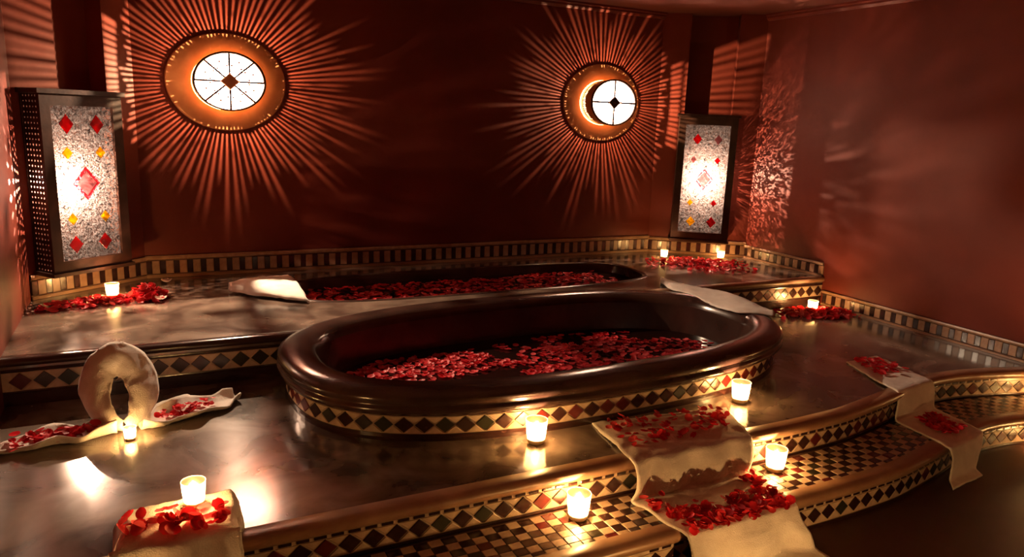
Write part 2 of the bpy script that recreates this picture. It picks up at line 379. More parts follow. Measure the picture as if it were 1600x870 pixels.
# ledge risers
le = Path([(XL, YLL), (back[0].x+.01, YLL)]); lr = Path([(back[-1].x, YLR), (XR, YLR)])
for pth in (le, lr):
    sweep('nosing', pth, [(-.04, ZL+.0005), (-.035, ZL+.004), (.006, ZL+.004), (.016, ZL-.004), (.016, ZL-.024), (.004, ZL-.03), (-.01, ZL-.03)], 'nosing' if pth is lr else 'tub', ledge)
    fillet(pth, .136, .148, 0, 'dark_tile', ledge); fillet(pth, .050, .060, 0, 'dark_tile', ledge)
    sweep('riser', pth, [(.001, .06), (.001, .136)], 'light_tile', ledge, smooth=False)
    frieze(pth, .098, .074, .078, ledge, .001, s0=.02)
    sweep('plinth', pth, [(.002, 0), (.002, .05)], 'dark_tile', ledge, smooth=False)
# tile border at the foot of the walls
def border(wall, a, b, z0, h, pitch=.072):
    pth = Path([a, b]); k = h/.13
    sweep('backing', pth, [(-.01, z0), (.006, z0), (.006, z0+h), (-.01, z0+h)], 'grout', wall, 1, False)
    sweep('top_rail', pth, [(0, z0+h-.022*k), (.016, z0+h-.022*k), (.019, z0+h-.011*k), (.016, z0+h), (0, z0+h)], 'border_cream', wall, 1, False)
    sweep('bottom_rail', pth, [(0, z0+.001), (.014, z0+.001), (.014, z0+.018*k), (0, z0+.018*k)], 'nosing', wall, 1, False)
    n = int(pth.L/pitch); pt = pth.L/n; hh = .074*k; zc = z0+.062*k
    for i in range(n):
        for j, (mt, wd) in enumerate((('dark_tile', .40), ('border_cream', .54))):
            p, d = pth.at(pt*(i+.25+.5*j)); nn = Vector((d.y, -d.x)); q = [(-pt*wd/2, -hh/2), (pt*wd/2, -hh/2), (pt*wd/2, hh/2), (-pt*wd/2, hh/2)]
            place('border_tile', tile_mesh('border_%.4f_%.3f_%d' % (pt, h, j), q, .004, mt), frame((p.x+nn.x*.006, p.y+nn.y*.006, zc), (d.x, d.y, 0), (0, 0, 1), (nn.x, nn.y, 0)), wall)
border(bpy.data.objects['wall_back'], CL0, CR0, ZL, .13)
border(cwl, CL1, CL0, ZL, .125); border(cwr, CR0, CR1, ZL, .12)
border(bpy.data.objects['wall_right'], CR1, (XR, YLR), ZL, .10)
border(bpy.data.objects['wall_right'], (XR, YLR-.02), (XR, 2.0), 0, .102)

# ---------------------------------------------------------------- bath tub
tub = empty('bath_tub', (TC.x, TC.y, 0)); tag(tub, 'large oval dark stone bath with rolled rim and diamond tile band', 'bathtub')
def loft(name, loopf, prof, mt, parent, cap=False):
    mb = MB(); n = None
    for o, z in prof:
        l = loopf(o); n = len(l)
        for p in l: mb.v.append((p.x, p.y, z))
    for j in range(len(prof)-1):
        for i in range(n): mb.f.append((j*n+i, j*n+(i+1) % n, (j+1)*n+(i+1) % n, (j+1)*n+i))
    if cap: mb.f.append(tuple(range((len(prof)-1)*n, len(prof)*n)))
    return mb.build(name, M[mt], parent, True)
loft('shell', tub_loop, [(0, -.01), (0, .022), (0, .108), (.012, .109)], 'light_tile', tub)
loft('rim', tub_loop, [(-.004, .106), (.014, .107), (.026, .110), (.034, .117), (.037, .126), (.034, .137), (.026, .142), (.028, .150), (.034, .160), (.032, .174), (.022, .188), (.004, .198), (-.024, .204), (-.055, .205), (-.085, .201), (-.108, .191), (-.122, .174), (-.128, .15)], 'tub', tub)
loft('inner_wall', tub_loop, [(-.128, .151), (-.132, .10), (-.142, .0), (-.16, -.1), (-.19, -.18), (-.24, -.22)], 'tub', tub, True)
tpath = Path(tl+[tl[0]])          # travels counter-clockwise: right hand is outward
sA = min(range(len(tl)), key=lambda i: (tl[i]-Vector((.62, 3.22))).length); sB = min(range(len(tl)), key=lambda i: (tl[i]-Vector((2.95, 2.95))).length)
a0, a1 = tpath.s[sA], tpath.s[sB] if tpath.s[sB] > tpath.s[sA] else tpath.L-.001
frieze(tpath, .062, .064, .074, tub, 0, s0=a0, s1=a1)
tp2 = Path([tpath.at(a0+(a1-a0)*i/120)[0] for i in range(121)])
fillet(tp2, .0965, .106, 0, 'dark_tile', tub); fillet(tp2, .0, .027, .001, 'dark_tile', tub)
wl = [sell(TC, TA-.145, TB-.145, TN, TR, t) for t in tubT]
mb = MB(); mb.v = [(p.x, p.y, .0) for p in wl]; mb.f = [tuple(range(len(wl)))]
tag(mb.build('bath_water', M['water']), 'dark still water filling the oval bath, strewn with red petals', 'water')
# sunken basin behind
bas = loft('sunken_basin', bas_loop, [(.03, ZL+.0015), (.02, ZL+.006), (.004, ZL+.004), (-.004, ZL-.006), (-.008, .1), (-.02, .0), (-.06, -.02)], 'tub', None, True)
tag(bas, 'long narrow dark basin sunk into the ledge behind the oval bath', 'basin')
mb = MB(); l = bas_loop(-.01); mb.v = [(p.x, p.y, .135) for p in l]; mb.f = [tuple(range(len(l)))]
tag(mb.build('basin_water', M['water']), 'dark water in the narrow basin behind the bath', 'water')

# ---------------------------------------------------------------- round wall lamps
def wall_lamp(cx, cz, tracery, label, powr, side):
    root = empty('wall_lamp', (cx, YB, cz)); tag(root, label, 'wall lamp')
    rx, rz, D = .187, .156, .16
    F = frame((cx, YB, cz), (1, 0, 0), (0, 0, 1), (0, -1, 0))
    def P(a, r, h): return F @ Vector((rx*r*math.cos(a), rz*r*math.sin(a), h))
    # copper back plate
    mb = MB(); n = 72; pr = [(1.74, .002), (1.74, .006), (1.70, .009), (1.2, .007), (.95, .007)]
    mb.grid(lambda u, v: P(2*math.pi*u, *pr[int(round(v*(len(pr)-1)))]), n, len(pr)-1, True); mb.build('back_plate', M['copper'], root, True)
    # added amber glass collar, made up to throw a warm glow over the plate
    mb = MB().grid(lambda u, v: P(2*math.pi*u, 1, .008+.030*v), n, 1, True); mb.build('added_amber_collar', M['amber'], root, True)
    # pierced drum: ribs between narrow slots, in staggered rows
    mb = MB(); NS = 96; rg = random.Random(int(cx*100))
    def plate(a, b, z0, z1):
        mb.add([P(a, 1, z0), P(b, 1, z0), P(b, 1, z1), P(a, 1, z1), P(a, .988, z0), P(b, .988, z0), P(b, .988, z1), P(a, .988, z1)],
               [(0, 1, 2, 3), (7, 6, 5, 4), (0, 3, 7, 4), (1, 5, 6, 2), (3, 2, 6, 7), (4, 5, 1, 0)])
    for lo_, hi_, jit, wid, only in ((.038, .083, .5, (.22, .40), False), (.083, .100, 0, (.5, .75), True), (.100, .124, 0, (.5, .75), True), (.124, D, 0, (.45, .7), True)):
        of = rg.random()
        cs = [(i+of+rg.uniform(-.1, .1), rg.uniform(*wid)) for i in range(NS)]
        for i in range(NS):
            c, w0 = cs[i]; c2, w2 = cs[(i+1) % NS]; c2 += NS if i == NS-1 else 0
            k = 2*math.pi/NS; a0, a1, a2 = (c-w0/2)*k, (c+w0/2)*k, (c2-w2/2)*k
            plate(a1, a2, lo_, hi_)
            if only and math.cos(c*k)*side < .86: plate(a0, a1, lo_, hi_); continue
            s0_ = lo_+(.005+.006*rg.random() if jit else .002); s1_ = hi_-(rg.random()*.013+.001 if jit else .002)
            plate(a0, a1, lo_, s0_); plate(a0, a1, s1_, hi_)
            if jit and rg.random() < .6: zb = rg.uniform(s0_+.004, s1_-.004); plate(a0, a1, zb, zb+.0016)
    mb.build('pierced_drum', M['brass'], root)
    MB().grid(lambda u, v: P(2*math.pi*u, .97, .036+(D-.04)*v), n, 1, True).build('added_glow_sleeve', M['sleeve'], root, True)  # added inner sleeve: dims the rays and makes the drum side glow
    # front: metal rim, panes, tracery, diamond boss
    mb = MB(); pr = [(1.0, D-.006), (1.03, D-.002), (1.03, D+.006), (.99, D+.010), (.955, D+.006), (.955, D-.002)]
    mb.grid(lambda u, v: P(2*math.pi*u, *pr[int(round(v*5))]), n, 5, True); mb.build('rim', M['metal'], root, True)
    k = tracery
    for i in range(k):
        a0, a1 = 2*math.pi*i/k+math.pi/2, 2*math.pi*(i+1)/k+math.pi/2
        mb = MB(); q = [(.0, 0)]
        vs = [P(0, 0, D)]+[P(a0+(a1-a0)*t/10, .965, D) for t in range(11)]
        mb.add(vs, [(0, t+1, t+2) for t in range(10)]); mb.build('pane', M['pane_white' if k >= 6 and math.sin((a0+a1)/2) < 0 else 'pane_frost'], root)
    for i in range(k):
        a = 2*math.pi*i/k+math.pi/2; e = Vector((math.cos(a)*rx, math.sin(a)*rz)); L = e.length; e /= L; w_ = .006 if k < 6 else .0050
        nn = Vector((-e.y, e.x))*w_
        F2 = F @ frame((0, 0, D+.001), (e.x, e.y, 0), (nn.x/w_, nn.y/w_, 0), (0, 0, 1))
        MB().box(.03, L*.965, -w_, w_, 0, .006, F2).build('tracery_bar', M['metal'], root)
        if k >= 6:                                 # little pierced studs in each pane
            for rr, da in ((.55, .16), (.72, .5), (.55, .84)):
                aa = a+2*math.pi/k*da; c = P(aa, rr, D+.001)
                F3 = frame(c, (1, 0, 0), (0, 0, 1), (0, -1, 0)); MB().prism([(-.008, 0), (0, -.006), (.008, 0), (0, .006)], 0, .004, F3).build('stud', M['copper'], root)
    dz = .052
    MB().prism([(-dz, 0), (0, -dz*.9), (dz, 0), (0, dz*.9)], D, D+.014, F, .004).build('diamond_boss', M['copper'] if k >= 6 else M['metal'], root)
    li = bpy.data.lights.new('bulb', 'POINT'); li.energy = powr; li.color = C_WALL; li.shadow_soft_size = .004
    lo = bpy.data.objects.new('bulb', li); lo.location = (cx, YB-.10, cz); COL.objects.link(lo); lo.parent = root; lo.matrix_parent_inverse = root.matrix_basis.inverted()
wall_lamp(.48, 1.31, 8, 'round pierced wall lamp with eight-part glowing face, above the left side of the bath', P_WALL, -1)
wall_lamp(3.04, 1.31, 4, 'round pierced wall lamp with cross-barred glowing face, near the right corner', P_WALL*.7, 1)

# ---------------------------------------------------------------- box lanterns on the corner walls
def lantern(Mx, sc, z0, z1, label, bulb_s, powr, lay, open_side=0):
    W, D = .42, .155; o = Mx @ Vector((sc, z0, 0)); root = empty('box_lantern', o); tag(root, label, 'lantern')
    B = lambda s0, s1, a, b, n0, n1, name, mt: MB().box(sc+s0, sc+s1, a, b, n0, n1, Mx).build(name, M[mt], root)
    h = W/2; fr = .05
    B(-h, h, z0, z1, .002, .012, 'back_board', 'wood')
    B(-h, -h+fr, z0, z1, D-.025, D, 'frame_stile', 'wood'); B(h-fr, h, z0, z1, D-(.012 if open_side else .025), D, 'frame_stile', 'wood')
    B(-h+fr, h-fr, z1-.055, z1, D-.025, D, 'frame_rail', 'wood'); B(-h+fr, h-fr, z0, z0+.055, D-.025, D, 'frame_rail', 'wood')
    B(-h-.015, h+.015, z1, z1+.022, 0.002, D+.015, 'top_cap', 'wood'); B(-h-.01, h+.01, z0-.018, z0, 0.002, D+.01, 'base', 'wood')
    # pierced sides: lattice with openings
    for sg in (-1, 1):
        if sg == open_side:
            B(h-.008, h-.004, z0, z1, .012, D-.012, 'side_glass', 'pane_grey'); continue
        if sg < 0:
            B(-h, -h+.01, z0, z1, .012, D-.025, 'side_panel', 'wood'); continue
        mb = MB(); nr, nc = 34, 5; y0, y1, n0, n1 = z0, z1, .012, D-.025
        x0, x1 = (sc-h, sc-h+.006) if sg < 0 else (sc+h-.006, sc+h)
        ch, cw = (y1-y0)/nr, (n1-n0)/nc; rg = random.Random(5+sg)
        for r in range(nr):
            for c in range(nc):
                cy, cz = y0+(r+.5)*ch, n0+(c+.5)*cw; e = rg.uniform(.30, .50)
                out = [(-cw/2, -ch/2), (cw/2, -ch/2), (cw/2, ch/2), (-cw/2, ch/2)]
                inn = [(0, -ch/2*e), (cw/2*e, 0), (0, ch/2*e), (-cw/2*e, 0)]
                vs = [Mx @ Vector((x0, cy+p[1], cz+p[0])) for p in out]+[Mx @ Vector((x0, cy+p[1], cz+p[0])) for p in inn]
                mb.add(vs, [(0, 1, 5, 4), (1, 2, 6, 5), (2, 3, 7, 6), (3, 0, 4, 7)])
        mb.build('pierced_side', M['wood'], root)
    g0, g1, gz0, gz1 = -h+fr, h-fr, z0+.055, z1-.055; gw = g1-g0; gh = gz1-gz0
    glass = B(g0-.004, g1+.004, gz0-.004, gz1+.004, D-.020, D-.017, 'glass_panel', 'pane_grey')
    def dia(s, z, a, b, name, mt, n0=D-.017, n1=D-.012):
        return MB().prism([(sc+s-a, z), (sc+s, z-b), (sc+s+a, z), (sc+s, z+b)], n0, n1, Mx, .001).build(name, M[mt], glass)
    def ring(s, z, a, b, w_, name, mt):
        mb = MB(); O = [(-a, 0), (0, -b), (a, 0), (0, b)]; I = [(x*(1-w_), y*(1-w_)) for x, y in O]
        vs = [Mx @ Vector((sc+s+x, z+y, D-.012)) for x, y in O+I]+[Mx @ Vector((sc+s+x, z+y, D-.017)) for x, y in O+I]
        mb.add(vs, [(i, (i+1) % 4, 4+(i+1) % 4, 4+i) for i in range(4)]+[(8+i, 8+(i+1) % 4, (i+1) % 4, i) for i in range(4)]+[(4+i, 4+(i+1) % 4, 12+(i+1) % 4, 12+i) for i in range(4)])
        return mb.build(name, M[mt], glass)
    zc = (gz0+gz1)/2
    for (fx, fz, a, b, mt) in lay: 
        dia(fx*gw, gz0+fz*gh, a, b, 'coloured_diamond', mt)
    dia(0, zc, .050, .060, 'centre_diamond', 'pane_pink'); ring(0, zc, .070, .083, .24, 'centre_surround', 'pane_red')
    li = bpy.data.lights.new('bulb', 'POINT'); li.energy = powr; li.color = C_LANT; li.shadow_soft_size = .003
    lo = bpy.data.objects.new('bulb', li); lo.location = Mx @ Vector((sc+bulb_s, zc, .055)); COL.objects.link(lo); lo.parent = root; lo.matrix_parent_inverse = root.matrix_basis.inverted()
layL = [(-.24, .885, .036, .047, 'pane_red'), (.25, .885, .036, .047, 'pane_red'), (-.27, .70, .026, .030, 'pane_yellow'), (.27, .70, .026, .030, 'pane_yellow'),
        (-.27, .27, .026, .030, 'pane_yellow'), (.27, .27, .026, .030, 'pane_yellow'), (-.24, .10, .036, .043, 'pane_red'), (.25, .10, .036, .043, 'pane_red')]
layR = [(-.22, .87, .034, .040, 'pane_red'), (.25, .87, .030, .036, 'pane_pink'), (-.27, .68, .022, .026, 'pane_pink'), (.27, .68, .022, .026, 'pane_red'),
        (-.27, .28, .022, .026, 'pane_yellow'), (.27, .28, .022, .026, 'pane_red'), (-.22, .10, .034, .038, 'pane_yellow'), (.25, .10, .036, .042, 'pane_red')]
lantern(MXL, .405, .335, 1.20, 'tall dark box lantern with red and yellow glass diamonds in the left corner', .09, P_LANT, layL)
lantern(MXR, .375, .33, 1.235, 'tall dark box lantern with pink glass diamonds in the right corner', 0, P_LANT, layR, 1)

# ---------------------------------------------------------------- candles
def candle_parts():
    d = {}
    d['cup'] = MB().lathe([(.0, .002), (.024, .002), (.027, .006), (.031, .04), (.034, .075), (.0345, .078), (.033, .078), (.030, .045), (.0255, .010), (0, .009)], 20).mesh('glass_cup', True)
    d['wax'] = MB().lathe([(0, .0105), (.0245, .0105), (.0262, .018), (.0255, .0195), (.010, .0185), (0, .018)], 20).mesh('wax', True)
    d['wick'] = MB().lathe([(0, .017), (.0012, .017), (.001, .030), (0, .031)], 6).mesh('wick')
    d['flame'] = MB().lathe([(0, .026), (.004, .030), (.007, .038), (.006, .049), (.0028, .060), (0, .070)], 10).mesh('flame', True)
    d['pillar'] = MB().lathe([(0, 0), (.030, 0), (.0315, .003), (.0315, .066), (.030, .071), (.026, .072), (.020, .068), (0, .066)], 24).mesh('wax_pillar', True)
    for k, m_ in (('cup', 'cup'), ('wax', 'wax'), ('wick', 'wick'), ('flame', 'flame'), ('pillar', 'wax')): d[k].materials.append(M[m_])
    return d
CP = candle_parts()
def candle(loc, label, s=1.0, p=1.0, pillar=False):
    root = empty('pillar_candle' if pillar else 'votive_candle', loc); tag(root, label, 'candle', 'lit candles around the bath')
    T = Matrix.Translation(loc) @ Matrix.Scale(s, 4); up = Matrix.Translation((0, 0, .034))
    if pillar:
        place('wax_pillar', CP['pillar'], T, root); place('wick', CP['wick'], T @ up, root); place('flame', CP['flame'], T @ up, root)
    else:
        place('glass_cup', CP['cup'], T, root); wx = place('wax', CP['wax'], T, root); place('wick', CP['wick'], T, wx); place('flame', CP['flame'], T, root)
    li = bpy.data.lights.new('flame_light', 'POINT'); li.energy = P_CAND*p; li.color = C_CAND; li.shadow_soft_size = .008
    lo = bpy.data.objects.new('flame_light', li); lo.location = (T @ up if pillar else T) @ Vector((0, 0, .045)); COL.objects.link(lo); lo.parent = root; lo.matrix_parent_inverse = root.matrix_basis.inverted()
candle((1.245, 2.20, 0), 'lit candle in a frosted cup on the platform, against the tiled front of the bath', 1.18, 1.2)
candle((2.27, 2.235, 0), 'lit candle in a frosted cup on the platform behind the large draped towel', 1.18, 1.2)
candle((1.235, 1.875, ZS), 'lit candle in a frosted cup on the checkered step, left of the large draped towel', 1.18, 1.2)
candle((2.13, 1.88, ZS), 'lit candle in a frosted cup on the checkered step, right of the large draped towel', 1.18, 1.2)
candle((-.085, 2.76, 0), 'small lit candle on the platform in front of the looped towel', .62, .7)
candle((-.16, 4.20, ZL), 'lit candle among petals on the ledge below the left lantern', .95, .9)
candle((3.92, 3.31, 0), 'lit candle among petals on the platform in the corner by the right wall', .95, 1.0)
candle((3.50, 4.36, ZL), 'small lit candle on the ledge left of the right lantern', .8, .5)
candle((3.91, 4.20, ZL), 'small lit candle on the ledge just below the right lantern', .8, .6)
candle((1.60, .90, ZF), 'lit candle on the lower floor in front of the large draped towel', 2.2, 6.5)
candle((-.27, 1.80, ZS), 'unseen lit candle added on the step by the left wall, below the folded towel', 1.0, 1.2)  # added out of view to brighten the folded towel's front
candle((3.75, 1.70, ZF), 'unseen lit candle added on the lower floor at the foot of the curved steps', 1.0, .5)  # added out of view as extra light for the narrow towel and steps
candle((4.02, 1.86, ZS), 'lit candle on the checkered step against the right wall', 1.0, 1.0)

# ---------------------------------------------------------------- towels and cloths
def cloth(name, P, nu, nv, label=None, cat=None, parent=None, th=.006, amp=.004, fs=14, seed=0):
    def Q(u, v):
        p = Vector(P(u, v)); k = Vector((p.x, p.y, p.z+seed*3.1))
        return p+Vector((fbm(k, fs)*amp*.6, fbm(k+Vector((5, 0, 0)), fs)*amp*.6, abs(fbm(k+Vector((0, 7, 0)), fs))*amp))
    o = MB().grid(Q, nu, nv).build(name, M['cloth'], parent, True)
    md = o.modifiers.new('thickness', 'SOLIDIFY'); md.thickness = th; md.offset = 1 if True else 0
    if label: tag(o, label, cat)
    return o
def lerp(a, b, t): return a+(b-a)*t
def spline(K, t):
    """K: list of (t, vector) ; catmull-ish linear with smoothing"""
    for (t0, a), (t1, b) in zip(K, K[1:]):
        if t <= t1+1e-9: f_ = (t-t0)/(t1-t0); return a+(b-a)*f_
    return K[-1][1]
def smooth_keys(K, n=240, win=5):
    pts = [spline(K, i/n) for i in range(n+1)]
    out = [sum((pts[min(max(i+j, 0), n)] for j in range(-win, win+1)), Vector((0, 0, 0)))/(2*win+1) for i in range(n+1)]
    out[0] = pts[0]; out[-1] = pts[-1]
    return lambda t: out[min(n, max(0, int(round(t*n))))]
V = Vector
# large runner over platform edge and step
lk = smooth_keys([(0, V((1.53, 2.265, .004))), (.25, V((1.49, 2.02, .012))), (.31, V((1.478, 1.916, .012))), (.36, V((1.47, 1.905, -.03))), (.48, V((1.46, 1.895, -.120))), (.52, V((1.46, 1.87, -.124))), (.68, V((1.49, 1.665, -.119))), (.73, V((1.50, 1.63, -.125))), (.78, V((1.50, 1.62, -.16))), (.93, V((1.50, 1.60, -.258))), (1, V((1.50, 1.50, -.265)))], 240, 3)
rk = smooth_keys([(0, V((2.15, 2.19, .004))), (.25, V((2.07, 2.02, .012))), (.31, V((2.03, 1.916, .012))), (.36, V((2.02, 1.905, -.03))), (.48, V((2.01, 1.895, -.120))), (.52, V((2.01, 1.87, -.124))), (.68, V((1.99, 1.665, -.119))), (.73, V((1.985, 1.63, -.125))), (.78, V((1.985, 1.62, -.16))), (.93, V((2.02, 1.60, -.258))), (1, V((2.03, 1.50, -.265)))], 240, 3)
def run1(u, v):
    p = lerp(lk(v), rk(v), u); 
    if v < .3: p.y += .01*math.sin(math.pi*u)*(1-v/.3)
    if .3 < v < .5: p.y += -.020*(1+math.sin(u*21+1+.8*math.sin(u*7)))*math.sin((v-.3)/.2*math.pi)
    if .74 < v: p.y += -.018*(1+math.sin(u*15+.9*math.sin(u*6)))*min(1, (v-.74)/.1)
    return p
cloth('towel_runner', run1, 44, 150, 'wide white towel draped over the platform edge and checkered step, covered in petals', 'towel', amp=.010, fs=8)
lk2 = smooth_keys([(0, V((3.20, 2.45, .004))), (.28, V((3.07, 2.16, .012))), (.34, V((3.05, 2.045, .012))), (.39, V((3.04, 2.03, -.03))), (.50, V((3.03, 2.02, -.120))), (.54, V((3.03, 2.00, -.124))), (.70, V((2.99, 1.79, -.119))), (.75, V((2.98, 1.725, -.125))), (.80, V((2.98, 1.71, -.16))), (.95, V((2.97, 1.70, -.258))), (1, V((2.93, 1.66, -.265)))], 240, 3)
rk2 = smooth_keys([(0, V((3.46, 2.47, .004))), (.28, V((3.37, 2.20, .012))), (.34, V((3.36, 2.085, .012))), (.39, V((3.36, 2.07, -.03))), (.50, V((3.36, 2.06, -.120))), (.54, V((3.36, 2.04, -.124))), (.70, V((3.31, 1.84, -.119))), (.75, V((3.30, 1.785, -.125))), (.80, V((3.28, 1.77, -.16))), (.95, V((3.20, 1.735, -.258))), (1, V((3.18, 1.69, -.265)))], 240, 3)
def run2(u, v):
    p = lerp(lk2(v), rk2(v), u)
    return p
cloth('towel_runner', run2, 28, 150, 'narrow white towel draped down the steps near the right wall, with petals on it', 'towel', amp=.005, fs=12, seed=2)
# folded towel in the left foreground
def foldtowel():
    root = empty('folded_towel', (.04, 1.98, 0)); tag(root, 'thick folded white towel at the front left edge, carrying a pillar candle and petals', 'towel')
    K = smooth_keys([(0, V((0, 2.13, .003))), (.10, V((0, 2.135, .05))), (.16, V((0, 2.10, .066))), (.60, V((0, 1.925, .064))), (.66, V((0, 1.90, .055))), (.8, V((0, 1.885, -.02))), (1, V((0, 1.875, -.115)))], 240, 5)
    def P(u, v):
        p = K(v); x = lerp(-.115, .195, u); e = min(u, 1-u); dz = 0
        if v < .62: dz = -.045*max(0, 1-e/.07)**2
        return V((x+.01*math.sin(v*7), p.y+(.02*u if v < .5 else .01*math.sin(u*9)), max(p.z+dz, .003) if v < .62 else p.z))
    cloth('top_layer', P, 34, 70, parent=root, amp=.006, fs=13, seed=4)
    def P2(u, v):
        a = V((lerp(-.105, .188, u), lerp(1.965, 2.12, v), 0)); e = min(u, 1-u, v, 1-v); return V((a.x, a.y, .03-.02*max(0, 1-e/.06)**2))
    cloth('under_layer', P2, 24, 14, parent=root, amp=.003, fs=16, seed=5, th=.02)
foldtowel()
# towel twisted into an upright loop with two tails
def looptowel():
    root = empty('looped_towel', (-.1, 2.9, 0)); tag(root, 'white towel twisted into an upright loop with two open tails holding petals', 'towel')
    X = V((-.09, 2.83, .012)); ctr = V((-.12, 3.03, .15))
    def loop(u, v):
        a = -math.pi/2+.10+(2*math.pi-.2)*v
        taper = abs(2*v-1)                                    # 1 at the crossing, 0 at the top
        rx = .086; h = .195
        px = ctr.x+.02*taper**2+rx*math.cos(a)*(1-.35*taper**2)*(1-.22*max(0, math.sin(a))); pz = h*.5+h*.5*math.sin(a); py = lerp(2.86, 3.04, max(0, pz)/h)
        wd = lerp(.135, .06, taper**3); nrm = V((math.cos(a)*.55, -.80, .25+.3*math.sin(a))).normalized()
        out = V((math.cos(a), 0, math.sin(a)))
        q = (u-.5)
        return V((px, py, pz+.02))+out*(q*wd*.75)+V((0, -1, 0))*(q*-.06+.03*math.cos(q*math.pi))
    cloth('loop', loop, 14, 60, parent=root, th=.012, amp=.008, fs=20, seed=6)
    def tail(A, B, wmax, sd):
        A = V(A); B = V(B); d = B-A; n = V((-d.y, d.x, 0)).normalized()
        def P(u, v):
            q = 2*u-1; wd = wmax*math.sin(math.pi*min(.94, .08+v*.86))**.7; e = abs(q)
            rag = .012*math.sin(v*19+sd)*e
            return A+d*v+n*(q*wd+rag)+V((0, 0, .006+.050*e**2.2*(1-.5*v)*(1 if q > 0 else .75)+.01*math.sin(v*11+sd)*e))
        cloth('tail', P, 16, 30, parent=root, th=.008, amp=.007, fs=17, seed=sd)
        return A, d, n
    tail((-.13, 2.84, .0), (-.50, 2.80, .0), .075, 8)
    tail((-.05, 2.84, .0), (.30, 3.02, .0), .085, 9)
looptowel()
# small towel hanging into the basin (left) and cloth over the bath rim (right)
def lt(u, v):
    x = lerp(.40, .735, min(u/.85, 1)); wd = lerp(.03, .33, min(u/.85, 1)**.8); y = lerp(4.13, 4.07, u)+(v-.5)*2*wd*.95
    z = ZL+.012+.055*math.sin(math.pi*v)**.6*math.sin(math.pi*min(1, .25+u*.6))
    if u > .85: z -= (u-.85)/.15*.085; x += .01
    return V((x, y, z))
cloth('hand_towel', lt, 26, 22, 'small white towel fanned out on the ledge at the left end of the basin', 'towel', amp=.012, fs=11, seed=11)
rt_out = smooth_keys([(0, V((2.93, 3.66, 0))), (.06, V((2.97, 3.61, 0))), (.25, V((3.05, 3.47, 0))), (.5, V((3.11, 3.28, 0))), (.75, V((3.10, 3.04, 0))), (1, V((3.02, 2.80, 0)))], 120, 6)
rt_in = smooth_keys([(0, V((2.88, 3.60, 0))), (.10, V((2.80, 3.42, 0))), (.25, V((2.84, 3.26, 0))), (.5, V((2.81, 3.05, 0))), (.75, V((2.80, 2.84, 0))), (1, V((2.95, 2.72, 0)))], 120, 6)
def rt(u, v):
    p = lerp(rt_in(v), rt_out(v), u); q = 2*u-1
    p.z = .218-.030*max(0, q)**3-.018*max(0, -q)**3+.006*math.sin(v*9+u*3)
    return p
cloth('hand_towel', rt, 24, 48, 'white towel laid over the right end of the bath rim', 'towel', amp=.006, fs=14, seed=12)

# ---------------------------------------------------------------- rose petals
def petal_mesh(seed, s=1.0):
    rg = random.Random(seed); cup = rg.uniform(.25, .6); tw = rg.uniform(-.4, .4); asp = rg.uniform(.8, 1.1); mb = MB()
    def P(u, v):
        a = (u-.5)*2; wd = .5*math.sin(math.pi*(.12+.80*v))**.75*asp; x = a*wd; y = v-.5
        z = cup*(a*a*.35*wd*2+.9*(v-.45)**2)+.12*tw*a*(v-.2)+.05*math.sin(6*a+seed)*v
        return V((x, y, z))*s
    mb.grid(P, 4, 4); return mb
PM = []
for k in range(6):
    me = petal_mesh(k+1).mesh('rose_petal', True); me.materials.append(M['petal']); PM.append(me)
rp = random.Random(21)
def petals(n, pos, label, group, size=(.024, .034), lift=.004, tilt=.6):
    for i in range(n):
        x, y, z = pos(); s = rp.uniform(*size)
        Mx = Matrix.Translation((x, y, z+lift+rp.uniform(0, .010))) @ Matrix.Rotation(rp.uniform(0, 6.28), 4, 'Z') @ Matrix.Rotation(rp.gauss(0, tilt*.5), 4, 'X') @ Matrix.Rotation(rp.gauss(0, tilt*.5), 4, 'Y') @ Matrix.Scale(s, 4)
        tag(place('rose_petal', rp.choice(PM), Mx), label, 'petal', group)
def petal_bed(name, n, pos, label, size=(.024, .034), lift=.003, tilt=.5, mt='petal'):
    mb = MB(); bases = [petal_mesh(k+1) for k in range(6)]
    for i in range(n):
        r = pos()
        if r is None: continue
        x, y, z = r; s = rp.uniform(*size); b = rp.choice(bases)
        Mx = Matrix.Translation((x, y, z+lift)) @ Matrix.Rotation(rp.uniform(0, 6.28), 4, 'Z') @ Matrix.Rotation(rp.gauss(0, tilt*.5), 4, 'X') @ Matrix.Rotation(rp.gauss(0, tilt*.5), 4, 'Y') @ Matrix.Scale(s, 4)
        mb.add([Mx @ Vector(p) for p in b.v], b.f)
    return tag(mb.build(name, M[mt], None, True), label, 'petals', kind='stuff')
def on_front():
    while True:
        u, v = rp.random(), rp.random()
        x = lerp(-.10, .17, u); y = lerp(2.03, 1.915, v)+.03*(1-u)
        if (x-.075)**2+(y-2.045)**2 > .038**2: return x, y, .072
petals(48, on_front, 'red rose petal on the folded towel in the left foreground', 'petals on the folded foreground towel', (.030, .042), .006, .9)
candle((.082, 2.055, .073), 'glowing white candle on the folded towel in the left foreground', .95, 1.0)
def on_run1_top():
    while True:
        u, v = rp.random(), rp.random()*.27
        if rp.random() < .35+.65*abs(2*u-1) or v > .15:
            p = run1(.05+.9*u, v); return p.x, p.y, p.z+.008
petals(62, on_run1_top, 'red rose petal on the upper level of the wide draped towel', 'petals on the wide towel, platform level', (.022, .034), .004, .7)
def on_run1_low():
    while True:
        u = rp.random(); v = rp.uniform(.53, .72); e = abs(2*u-1)
        if v > .60+.05*rp.random() or e > .72: p = run1(.04+.92*u, v); return p.x, p.y, p.z+.010+rp.random()*.008
petals(105, on_run1_low, 'red rose petal heaped on the step level of the wide draped towel', 'petals on the wide towel, step level', (.024, .036), .004, .9)
